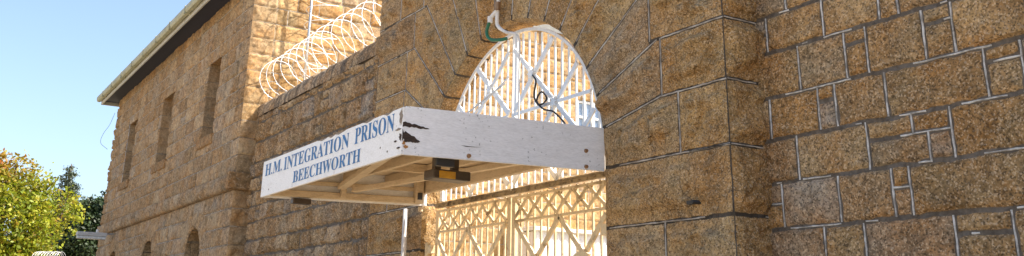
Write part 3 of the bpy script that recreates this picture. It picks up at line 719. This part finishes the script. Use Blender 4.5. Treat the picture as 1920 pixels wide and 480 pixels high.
# ------------------------------------------------------------------ gates
GR, GZ = 1.60, 3.077; GW = 1.68
def gtop(x): return GZ + math.sqrt(max(GR ** 2 - (x - CX) ** 2, 0)) if abs(x - CX) < GR else GZ - .0
def leaf(s, label):
    g = empty('gate_leaf', (CX + s * GW, YG, 0), label, 'gate', 'pair of arched iron gate leaves')
    X = lambda a: CX + s * a
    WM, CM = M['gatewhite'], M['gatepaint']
    def P(nm, mb, mat, bv=.003): return mb.build(nm, mat, g, bevel=bv)
    # curved head
    o = MB(); n = 28; th = 3.14159 / 2
    pts = []
    for r_ in (GR, GR - .032):
        pts.append([(X(r_ * math.sin(i / n * th)), GZ + r_ * math.cos(i / n * th)) for i in range(n + 1)])
    for i in range(n): o.prism([pts[0][i], pts[0][i + 1], pts[1][i + 1], pts[1][i]], YG - .012, YG + .012)
    P('curved_head', o, WM, 0)
    sw_ = .065 if s > 0 else .03
    o = MB(); o.box(min(X(.015), X(sw_)), max(X(.015), X(sw_)), YG - .015, YG + .015, 2.945, gtop(CX + .04) - .02); P('meeting_stile', o, WM)
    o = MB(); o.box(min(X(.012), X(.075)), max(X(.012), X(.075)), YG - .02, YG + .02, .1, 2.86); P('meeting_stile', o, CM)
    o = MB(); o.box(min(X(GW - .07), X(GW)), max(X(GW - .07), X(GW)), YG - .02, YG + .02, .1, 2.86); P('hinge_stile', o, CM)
    o = MB(); o.box(min(X(GR - .055), X(GR)), max(X(GR - .055), X(GR)), YG - .019, YG + .019, 2.96, GZ); P('hinge_stile', o, WM)
    o = MB(); o.box(min(X(.0), X(GW)), max(X(.0), X(GW)), YG - .035, YG + .02, 2.888, 2.922); o.box(min(X(.01), X(GW)), max(X(.01), X(GW)), YG - .03, YG + .01, 2.925, 2.945)
    tr = P('transom', o, M['grime'])
    for k in range(13):
        o = MB(); o.tube([(X(.1 + k * .125), YG - .047, 2.905), (X(.1 + k * .125), YG - .032, 2.905)], [.009, .013], 8); o.build('rivet', M['grime'], tr)
    for z in (2.845, 2.605):
        o = MB(); o.box(min(X(.07), X(GW - .07)), max(X(.07), X(GW - .07)), YG - .03, YG + .01, z - .013, z + .013); P('band_rail', o, CM)
    for k in range(6):     # lattice band
        a = .075 + k * .2555; c_ = a + .2555
        o = MB(); o.bar((X(a), YG - .030, 2.625), (X(c_), YG - .030, 2.827), .034, .014); o.build('lattice_bar', CM, g)
        o = MB(); o.bar((X(a), YG - .012, 2.827), (X(c_), YG - .012, 2.625), .034, .014); o.build('lattice_bar', CM, g)
        o = MB(); o.tube([(X((a + c_) / 2), YG - .05, 2.726), (X((a + c_) / 2), YG - .03, 2.726)], [.016, .03], 10); o.build('rosette', CM, g)
    k = 0
    x = .155
    while x < GW - .09:     # pickets behind the braces
        if x < GR - .06:
            o = MB(); o.box(X(x) - .012, X(x) + .012, YG + .0, YG + .014, 2.965, gtop(X(x)) - .05); o.build('picket', WM, g)
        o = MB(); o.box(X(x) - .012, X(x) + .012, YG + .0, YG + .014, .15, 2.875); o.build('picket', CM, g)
        x += .1225
    # big diagonals of the arched part: 45 degree lattice, clipped to the head
    def clip(x0, z0, dx, dz_):
        best = None; t0 = t1 = None
        for i in range(-260, 261):
            t = i * .01; xx = x0 + dx * t; zz = z0 + dz_ * t
            ok = .05 < xx < GR + .02 and 2.95 < zz < (GZ + math.sqrt(max((GR - .05) ** 2 - xx * xx, 0)) if xx < GR - .05 else 3.0)
            if ok:
                if t0 is None: t0 = t
                t1 = t
        return None if t0 is None else ((x0 + dx * t0, z0 + dz_ * t0), (x0 + dx * t1, z0 + dz_ * t1))
    for (x0, z0, sg, w, dy) in ((.43, 4.10, 1, .062, -.03), (.43, 4.10, -1, .05, -.045), (.84, 3.72, 1, .055, -.03), (1.25, 3.34, 1, .05, -.03), (.03, 3.72, -1, .05, -.045)):
        c_ = clip(x0, z0, .737, sg * .676)
        if c_:
            (xa, za), (xb, zb_) = c_
            o = MB(); o.bar((X(xa), YG + dy, za), (X(xb), YG + dy, zb_), w, .018); o.build('brace', WM, g)
    o = MB(); o.box(min(X(.05), X(1.45)), max(X(.05), X(1.45)), YG - .062, YG - .046, 3.70, 3.735); o.build('cross_rail', WM, g)
    for (x0, z0) in ((.43, 4.10), (.84, 3.72), (.43, 3.345)):
        o = MB(); n = 8
        star = [(X(x0) + (.07 if i % 2 == 0 else .035) * math.cos(i * math.pi / n), z0 + (.07 if i % 2 == 0 else .035) * math.sin(i * math.pi / n)) for i in range(2 * n)]
        o.prism(star, YG - .078, YG - .056); o.build('rosette', WM, g)
    # V braces of the lower leaf
    zz = [(.09, 2.59), (.49, 2.21), (.89, 2.59), (1.29, 2.21), (1.62, 2.55)]
    for (xa, za), (xb, zb_) in zip(zz[:-1], zz[1:]):
        o = MB(); o.bar((X(xa), YG - .028, za), (X(xb), YG - .028, zb_), .052, .02); o.build('brace', CM, g)
    for (xa, za) in ((.49, 2.21), (1.29, 2.21)):
        for (dx_, sz) in ((-.40, -.4), (.40, -.4)):
            o = MB(); o.bar((X(xa), YG - .028, za), (X(xa + dx_), YG - .028, za + sz), .06, .02); o.build('brace', CM, g)
        o = MB(); n = 4
        star = [(X(xa) + (.13 if i % 2 == 0 else .05) * math.cos(i * math.pi / n), za + (.085 if i % 2 == 0 else .05) * math.sin(i * math.pi / n)) for i in range(2 * n)]
        o.prism(star, YG - .07, YG - .04); o.build('rosette', CM, g)
    for z in (1.3, .25):
        o = MB(); o.box(min(X(.07), X(GW - .07)), max(X(.07), X(GW - .07)), YG - .05, YG + .03, z - .03, z + .03); P('bottom_rail', o, CM)
    o = MB(); o.box(min(X(GW - .05), X(GW + .12)), max(X(GW - .05), X(GW + .12)), YG - .10, YG + .0, 2.36, 2.46); o.tube([(X(GW + .06), YG - .08, 2.33), (X(GW + .06), YG - .08, 2.49)], .035, 12); P('hinge', o, CM, .006)
    return g
leaf(-1, 'left leaf of the white iron gate, behind the far end of the canopy')
leaf(1, 'right leaf of the white iron gate, next to the wide pier, holding a black cable')

# cable on the right leaf, pipe and hose on the crown of the arch
def smooth_curve(pts, n=10):
    out = []; P = [Vector(p) for p in pts]; P = [P[0] * 2 - P[1]] + P + [P[-1] * 2 - P[-2]]
    for i in range(1, len(P) - 2):
        for k in range(n):
            t = k / n; a, b_, c_, d = P[i - 1], P[i], P[i + 1], P[i + 2]
            out.append(.5 * ((2 * b_) + (c_ - a) * t + (2 * a - 5 * b_ + 4 * c_ - d) * t * t + (3 * b_ - a - 3 * c_ + d) * t ** 3))
    out.append(P[-2]); return out
yc = YG - .10
o = MB(); o.tube(smooth_curve([(-7.99, yc, 4.06), (-7.93, yc, 3.98), (-7.96, yc, 3.84), (-7.90, yc, 3.74), (-7.80, yc, 3.72), (-7.70, yc - .02, 3.76), (-7.80, yc - .02, 3.84), (-7.88, yc - .02, 3.76), (-7.78, yc, 3.66), (-7.60, yc, 3.60), (-7.40, yc, 3.44), (-7.22, yc, 3.22)]), .010, 6)
tag(o.build('cable', M['black'], smooth=True), 'black cable looped over the braces of the right gate leaf', 'cable')
wp = empty('water_pipe', (-8.5, 5.13, 4.6), 'thin white water pipe with a green hose end, running down the crown of the arch', 'pipe')
o = MB(); o.tube(smooth_curve([(-8.47, 5.12, 6.4), (-8.48, 5.12, 5.4), (-8.49, 5.12, 5.0), (-8.51, 5.12, 4.80), (-8.50, 5.13, 4.70), (-8.36, 5.15, 4.60), (-8.22, 5.18, 4.55), (-8.17, 5.20, 4.47), (-8.165, 5.20, 4.3), (-8.165, 5.20, 3.30)]), [.021] * 45 + [.018] * 15 + [.011] * 100, 10); o.build('pipe', M['pvc'], wp, smooth=True)
o = MB(); o.tube([(-8.485, 5.11, 4.97), (-8.487, 5.11, 4.88)], .034, 12); o.build('tap', M['copper'], wp)
o = MB(); o.tube([(-8.497, 5.11, 4.88), (-8.62, 5.08, 4.80)], .022, 10); o.tube([(-8.60, 5.085, 4.83), (-8.60, 5.085, 4.76)], .03, 10); o.build('valve', M['pvc'], wp)
o = MB(); o.tube(smooth_curve([(-8.61, 5.08, 4.77), (-8.66, 5.08, 4.66), (-8.60, 5.09, 4.57), (-8.45, 5.12, 4.53), (-8.36, 5.16, 4.53)]), .019, 8); o.build('hose', M['hose'], wp, smooth=True)
o = MB(); o.tube([(-10.42, YF - .15, .0), (-10.42, YF - .15, 2.88)], .03, 12)
tag(o.build('downpipe', M['pvc'], smooth=True), 'narrow cream downpipe on the pier below the back corner of the canopy', 'pipe')
o = MB(); o.tube([(-5.54, YF - .07, 2.52), (-5.50, YF + .01, 2.52)], .017, 8); o.box(-5.60, -5.53, YF - .075, YF - .035, 2.505, 2.535)
tag(o.build('wall_bolt', M['dark']), 'short dark bolt stub sticking out of the wide right pier', 'bolt')

# ------------------------------------------------------------------ razor wire
def coil(path_fn, L, r, pitch, rt, seed, seg=26, barb=.09):
    rg_ = random.Random(seed); pts = []; n = int(L / pitch * seg)
    jit = [rg_.uniform(-.05, .05) for _ in range(int(L / pitch) + 3)]; jr = [rg_.uniform(.93, 1.05) for _ in range(int(L / pitch) + 3)]
    for i in range(n):
        t = i / seg; k = int(t); f = t - k; j = jit[k] * (1 - f) + jit[k + 1] * f; rr = r * (jr[k] * (1 - f) + jr[k + 1] * f)
        pts.append(path_fn(t * pitch + j, math.cos(2 * math.pi * t) * rr, math.sin(2 * math.pi * t) * rr))
    o = MB(); o.tube(pts, rt, 5)
    acc = 0
    for i in range(1, len(pts)):
        d = Vector(pts[i]) - Vector(pts[i - 1]); acc += d.length
        if acc > barb:
            acc = 0; p = Vector(pts[i]); t = d.normalized(); a = t.cross(Vector((rg_.uniform(-1, 1), rg_.uniform(-1, 1), 1))).normalized()
            for s_ in (1, -1): o.add([p - t * .014, p + t * .014, p + t * .022 * s_ + a * .02 * s_], [(0, 1, 2)])
    return o
rz = empty('razor_wire_coil', (-15, 5.8, LT), 'bright coil of razor wire lying along the coping of the lower wall', 'razor wire', 'razor wire coils')
o = coil(lambda a, c_, s_: (-18.3 + a, 5.82 + c_, 6.12 + s_), 6.6, .44, .42, .006, 2); o.build('coil', M['razor'], rz, smooth=True)
for z in (6.58, 6.18):
    o = MB(); o.tube([(-18.35 + k * .5, 5.82, z - .03 * math.sin(k * 1.7)) for k in range(14)], .004, 5); o.build('guy_wire', M['steel'], rz)
vz = empty('razor_wire_coil', (-17.9, 6.4, 5.7), 'upright coil of razor wire on a steel pole against the sunlit side wall', 'razor wire', 'razor wire coils')
o = MB(); o.tube([(-18.08, 6.33, 5.2), (-18.08, 6.33, 9.4)], .028, 10); o.build('pole', M['steel'], vz, smooth=True)
o = coil(lambda a, c_, s_: (-17.98 + c_ * .6, 6.55 + s_, 5.75 + a), 3.5, .36, .34, .0075, 6); o.build('coil', M['razor'], vz, smooth=True)
fz = empty('razor_wire_coil', (-38, 4.5, 3.1), 'small distant coil of razor wire on a wall below the trees', 'razor wire', 'razor wire coils')
o = coil(lambda a, c_, s_: (-38.3 + .7 * a - .7 * c_, 4.1 + .7 * a + .7 * c_, 3.38 + s_), 1.1, .33, .10, .006, 12, barb=.2); o.build('coil', M['razor'], fz, smooth=True)
o = MB(); o.box(-38.3, -37.9, -9, 5.4, -.2, 3.05)
tag(o.build('yard_wall', M['conc'], bevel=.03), 'plain low wall beyond the cell block under the far razor wire', 'wall')

# wall lamp on the far end of the cell block and a loose wire
wl = empty('wall_lamp', (-30.1, YB, 3.85), 'long grey strip lamp on an arm at the far corner of the cell block', 'lamp')
o = MB(); o.box(-30.22, -29.98, 4.16, 4.98, 3.76, 3.87); o.build('housing', M['lampbody'], wl, bevel=.015)
o = MB(); o.box(-30.20, -30.0, 4.18, 4.96, 3.68, 3.759); o.build('diffuser', M['lens'], wl, bevel=.02)
o = MB(); o.tube([(-30.1, 4.98, 3.84), (-30.1, YB + .02, 3.86)], .022, 10); o.build('arm', M['steel'], wl)
o = MB(); o.tube([(-30.1, 4.72, 3.87), (-30.1, 4.72, 3.96)], .045, 12); o.build('photocell', M['pvc'], wl)
o = MB(); o.tube(smooth_curve([(-32.7, 5.1, 7.9), (-32.75, 5.0, 7.5), (-32.8, 4.86, 7.2), (-32.8, 4.82, 6.9), (-32.75, 5.05, 6.7)]), .006, 5)
tag(o.build('loose_wire', M['black']), 'thin loose wire hanging off the far edge of the cell block', 'wire')

# ------------------------------------------------------------------ yard behind the gate
sd = empty('shed', (-17.9, 13.5, 0), 'white corrugated lean-to shed in the sunlit yard behind the right gate leaf', 'shed')
o = MB(); n = 60; pts = [(-17.4 + (.03 if i % 2 else 0), 11.5 + i * .09) for i in range(n + 1)]
vs_ = [(x, y, z) for x, y in pts for z in (0, 3.52)]
o.add(vs_, [(2 * i, 2 * i + 2, 2 * i + 3, 2 * i + 1) for i in range(n)]); o.box(-18.33, -17.43, 11.5, 16.9, 0, 3.5); o.build('wall', M['shed'], sd)
o = MB(); o.box(-18.34, -17.28, 11.42, 17.0, 3.52, 3.60); o.build('roof', M['shed'], sd, bevel=.01)
yw = MB(); yw.box(-15.0, 10, 17.5, 18.2, -.2, 5.2)
tag(yw.build('yard_wall', M['conc'], bevel=.03), 'plain inner wall closing the yard behind the gatehouse', 'wall')

# ------------------------------------------------------------------ trees
def tree(name, label, group, base, h, trunk_r, blobs, nleaf, size, mat, seed, lean=0, topc=None, open_=.5, twig=True):
    rg_ = np.random.default_rng(seed); rp = random.Random(seed)
    root = empty(name, base, label, 'tree', group)
    B = Vector(base)
    o = MB(); top = B + Vector((lean, 0, h * .8))
    o.tube([B, B + Vector((.05, 0, h * .25)), B + Vector((lean * .5, .1, h * .5)), top], [trunk_r, trunk_r * .8, trunk_r * .5, .05], 10)
    tr = o.build('trunk', M['bark'], root, smooth=True)
    o = MB()
    for (cx_, cy_, cz_, rx, ry, rz_) in blobs:
        c0 = B + Vector((cx_, cy_, cz_)); st_ = B + Vector((lean * .3, 0, min(cz_ * .55, h * .6)))
        mid = (st_ + c0) / 2 + Vector((0, 0, -.3)); o.tube([st_, mid, c0, c0 + Vector((0, 0, rz_ * .6))], [.12, .08, .04, .015], 6)
        for k in range(7):
            e_ = c0 + Vector((rp.uniform(-1, 1) * rx, rp.uniform(-1, 1) * ry, rp.uniform(-.6, 1) * rz_)) * .8; o.tube([(mid + c0) / 2, (c0 + e_) / 2 + Vector((0, 0, .15)), e_], [.04, .025, .01], 5)
    o.build('limbs', M['bark'], root)
    # sprays of leaves: clumps spread in the volume of every blob
    C = []; TT = []
    tot = sum(b_[3] * b_[4] * b_[5] for b_ in blobs)
    for (cx_, cy_, cz_, rx, ry, rz_) in blobs:
        nl = int(nleaf * rx * ry * rz_ / tot); ncl = max(6, nl // 26)
        d = rg_.normal(size=(ncl, 3)); d /= np.linalg.norm(d, axis=1)[:, None]; rr = rg_.uniform(.35, 1.12, ncl) ** .55
        cc = np.array([cx_, cy_, cz_]) + d * rr[:, None] * np.array([rx, ry, rz_])
        for q_ in cc:
            m_ = 26; s_ = rg_.uniform(.10, .25); p = q_ + rg_.normal(size=(m_, 3)) * s_ * np.array([1, 1, .75])
            C.append(p); TT.append(np.clip(rg_.uniform(.15, .85) + rg_.normal(size=m_) * .15, 0, 1))
    C = np.vstack(C) + np.array(base); T_ = np.concatenate(TT); n = len(C)
    ax = rg_.normal(size=(n, 3)); ax /= np.linalg.norm(ax, axis=1)[:, None]; bx = np.cross(ax, rg_.normal(size=(n, 3))); bx /= np.linalg.norm(bx, axis=1)[:, None]
    s_ = (size * rg_.uniform(.6, 1.3, n))[:, None]
    V = np.stack([C - ax * s_, C + bx * s_ * .55, C + ax * s_, C - bx * s_ * .55], 1).reshape(-1, 3)
    F = np.arange(4 * n, dtype=np.int32)
    me = bpy.data.meshes.new('crown'); me.vertices.add(4 * n); me.vertices.foreach_set('co', V.astype(np.float32).ravel())
    me.loops.add(4 * n); me.loops.foreach_set('vertex_index', F); me.polygons.add(n); me.polygons.foreach_set('loop_start', np.arange(0, 4 * n, 4, dtype=np.int32))
    tc = np.zeros(n)
    if topc is not None: tc = np.clip(topc(C) + rg_.normal(size=n) * .18, 0, 1)
    at = me.color_attributes.new('lf', 'FLOAT_COLOR', 'POINT')
    at.data.foreach_set('color', np.repeat(np.stack([T_, tc, T_, np.ones(n)], 1), 4, axis=0).astype(np.float32).ravel())
    me.update(calc_edges=True); link('crown', me, mat, root)
    return root
ML1 = leafmat('autumn_leaves', [(.10, .14, .008), (.19, .25, .012), (.31, .35, .02), (.42, .41, .03)], top=(.42, .13, .02), trans=.45)
ML2 = leafmat('dark_leaves', [(.012, .022, .006), (.02, .04, .008), (.035, .06, .01)], trans=.1)
ML3 = leafmat('bright_green_leaves', [(.08, .14, .01), (.18, .26, .02), (.3, .36, .03)], trans=.4)
ML4 = leafmat('conifer_needles', [(.02, .035, .018), (.04, .06, .03), (.07, .09, .04)], trans=.05)
rb = random.Random(77)
bl = [(0, -.9, 6.7, 1.2, 1.4, 1.2), (0, .3, 6.5, 1.1, 1.0, 1.1), (0, 1.35, 6.0, .9, .8, .95), (0, 2.3, 5.5, .9, .75, 1.0), (0, -2.3, 6.3, 1.4, 1.4, 1.5), (.3, 0, 5.0, 1.8, 2.0, 1.5), (.3, 1.3, 4.6, 1.3, .9, 1.2), (.3, -2.4, 4.2, 1.8, 1.8, 1.7), (.4, -.4, 3.4, 1.8, 2.2, 1.3), (.2, 1.0, 3.3, 1.3, .9, 1.0), (0, -4.2, 5.5, 1.5, 1.6, 1.8)]
tree('maple_tree', 'broad yellow green autumn tree with orange tips at the left edge', 'trees beyond the cell block', (-43, 3.0, 0), 8.0, .28, bl, 42000, .085, ML1, 3,
     topc=lambda C: np.clip((C[:, 2] - 6.2) / 1.8, 0, .6) * np.clip((5.2 - C[:, 1]) / 2.5, 0, 1) * .9)
bl = [(0, 0, 4.3, 1.8, 1.1, 2.3), (0, .9, 5.6, 1.4, .9, 1.5), (.3, 1.5, 6.3, .9, .8, 1.1), (.5, -.6, 3.2, 1.2, 1.0, 1.8), (0, 2.0, 4.5, 1.4, 1.2, 2), (-.5, 1, 3.5, 1.5, 1.8, 2.2)]
tree('evergreen_tree', 'dark evergreen tree close beside the corner of the cell block', 'trees beyond the cell block', (-50, 6.9, 0), 7.3, .25, bl, 48000, .10, ML2, 5)
bl = [(0, .2, 5.9, .6, .5, .6), (0, .9, 6.3, .6, .45, .8), (0, .6, 5.3, .5, .5, .6), (.3, -.2, 5.3, .5, .5, .5)]
tree('leafy_tree', 'bright green leafy treetop between the autumn tree and the cell block corner', 'trees beyond the cell block', (-54, 7.5, .3), 6.8, .15, bl, 6500, .085, ML3, 6)
bl = [(0, 0, 13.9 - k * .85, .35 + .30 * k ** .8, .35 + .30 * k ** .8, .6) for k in range(9)]
tree('conifer_tree', 'distant grey green conifer with a rounded tip against the sky', 'trees beyond the cell block', (-92, 11.4, 0), 13.5, .3, bl, 22000, .10, ML4, 7)

# ------------------------------------------------------------------ light, sky, camera
SUN_EL, SUN_AZ = R(47), math.atan2(.58, .81)      # azimuth from +Y towards +X
w = bpy.data.worlds.new('World'); scene.world = w; w.use_nodes = True; nt = w.node_tree
sky = nt.nodes.new('ShaderNodeTexSky'); sky.sky_type = 'NISHITA'; sky.sun_disc = False; sky.sun_elevation = SUN_EL; sky.sun_rotation = SUN_AZ
sky.air_density = .9; sky.dust_density = 2.6; sky.ozone_density = 1.2
bg = nt.nodes['Background']; nt.links.new(sky.outputs[0], bg.inputs[0]); bg.inputs[1].default_value = .118
sl = bpy.data.lights.new('sun', 'SUN'); sl.energy = 4.3; sl.angle = R(.5); sl.color = (1, .93, .82)
so = bpy.data.objects.new('sun', sl); col.objects.link(so); so.location = (10, 10, 30)
dvec = Vector((math.sin(SUN_AZ) * math.cos(SUN_EL), math.cos(SUN_AZ) * math.cos(SUN_EL), math.sin(SUN_EL)))
so.rotation_euler = dvec.to_track_quat('Z', 'Y').to_euler()

yaw, pitch, roll = -1.02662, .33054, .02106
cy, sy, cp_, sp, cr, sr = math.cos(yaw), math.sin(yaw), math.cos(pitch), math.sin(pitch), math.cos(roll), math.sin(roll)
fwd = Vector((sy * cp_, cy * cp_, sp)); right = Vector((cy, -sy, 0)); up = right.cross(fwd)
r_ = right * cr + up * sr; u_ = up * cr - right * sr
cam = bpy.data.cameras.new('camera'); co = bpy.data.objects.new('camera', cam); col.objects.link(co)
co.matrix_world = Matrix(((r_.x, u_.x, -fwd.x, 0), (r_.y, u_.y, -fwd.y, 0), (r_.z, u_.z, -fwd.z, 1.6), (0, 0, 0, 1)))
cam.sensor_fit = 'HORIZONTAL'; cam.sensor_width = 36; cam.lens = 1768.45 / 1920 * 36
cam.shift_x = -(937.02 - 960) / 1920; cam.shift_y = -240 / 1920
cam.clip_start = .05; cam.clip_end = 3000
scene.camera = co
vs = scene.view_settings; vs.view_transform = 'Standard'; vs.look = 'None'; vs.exposure = 1.42; vs.gamma = 1; vs.use_curve_mapping = False
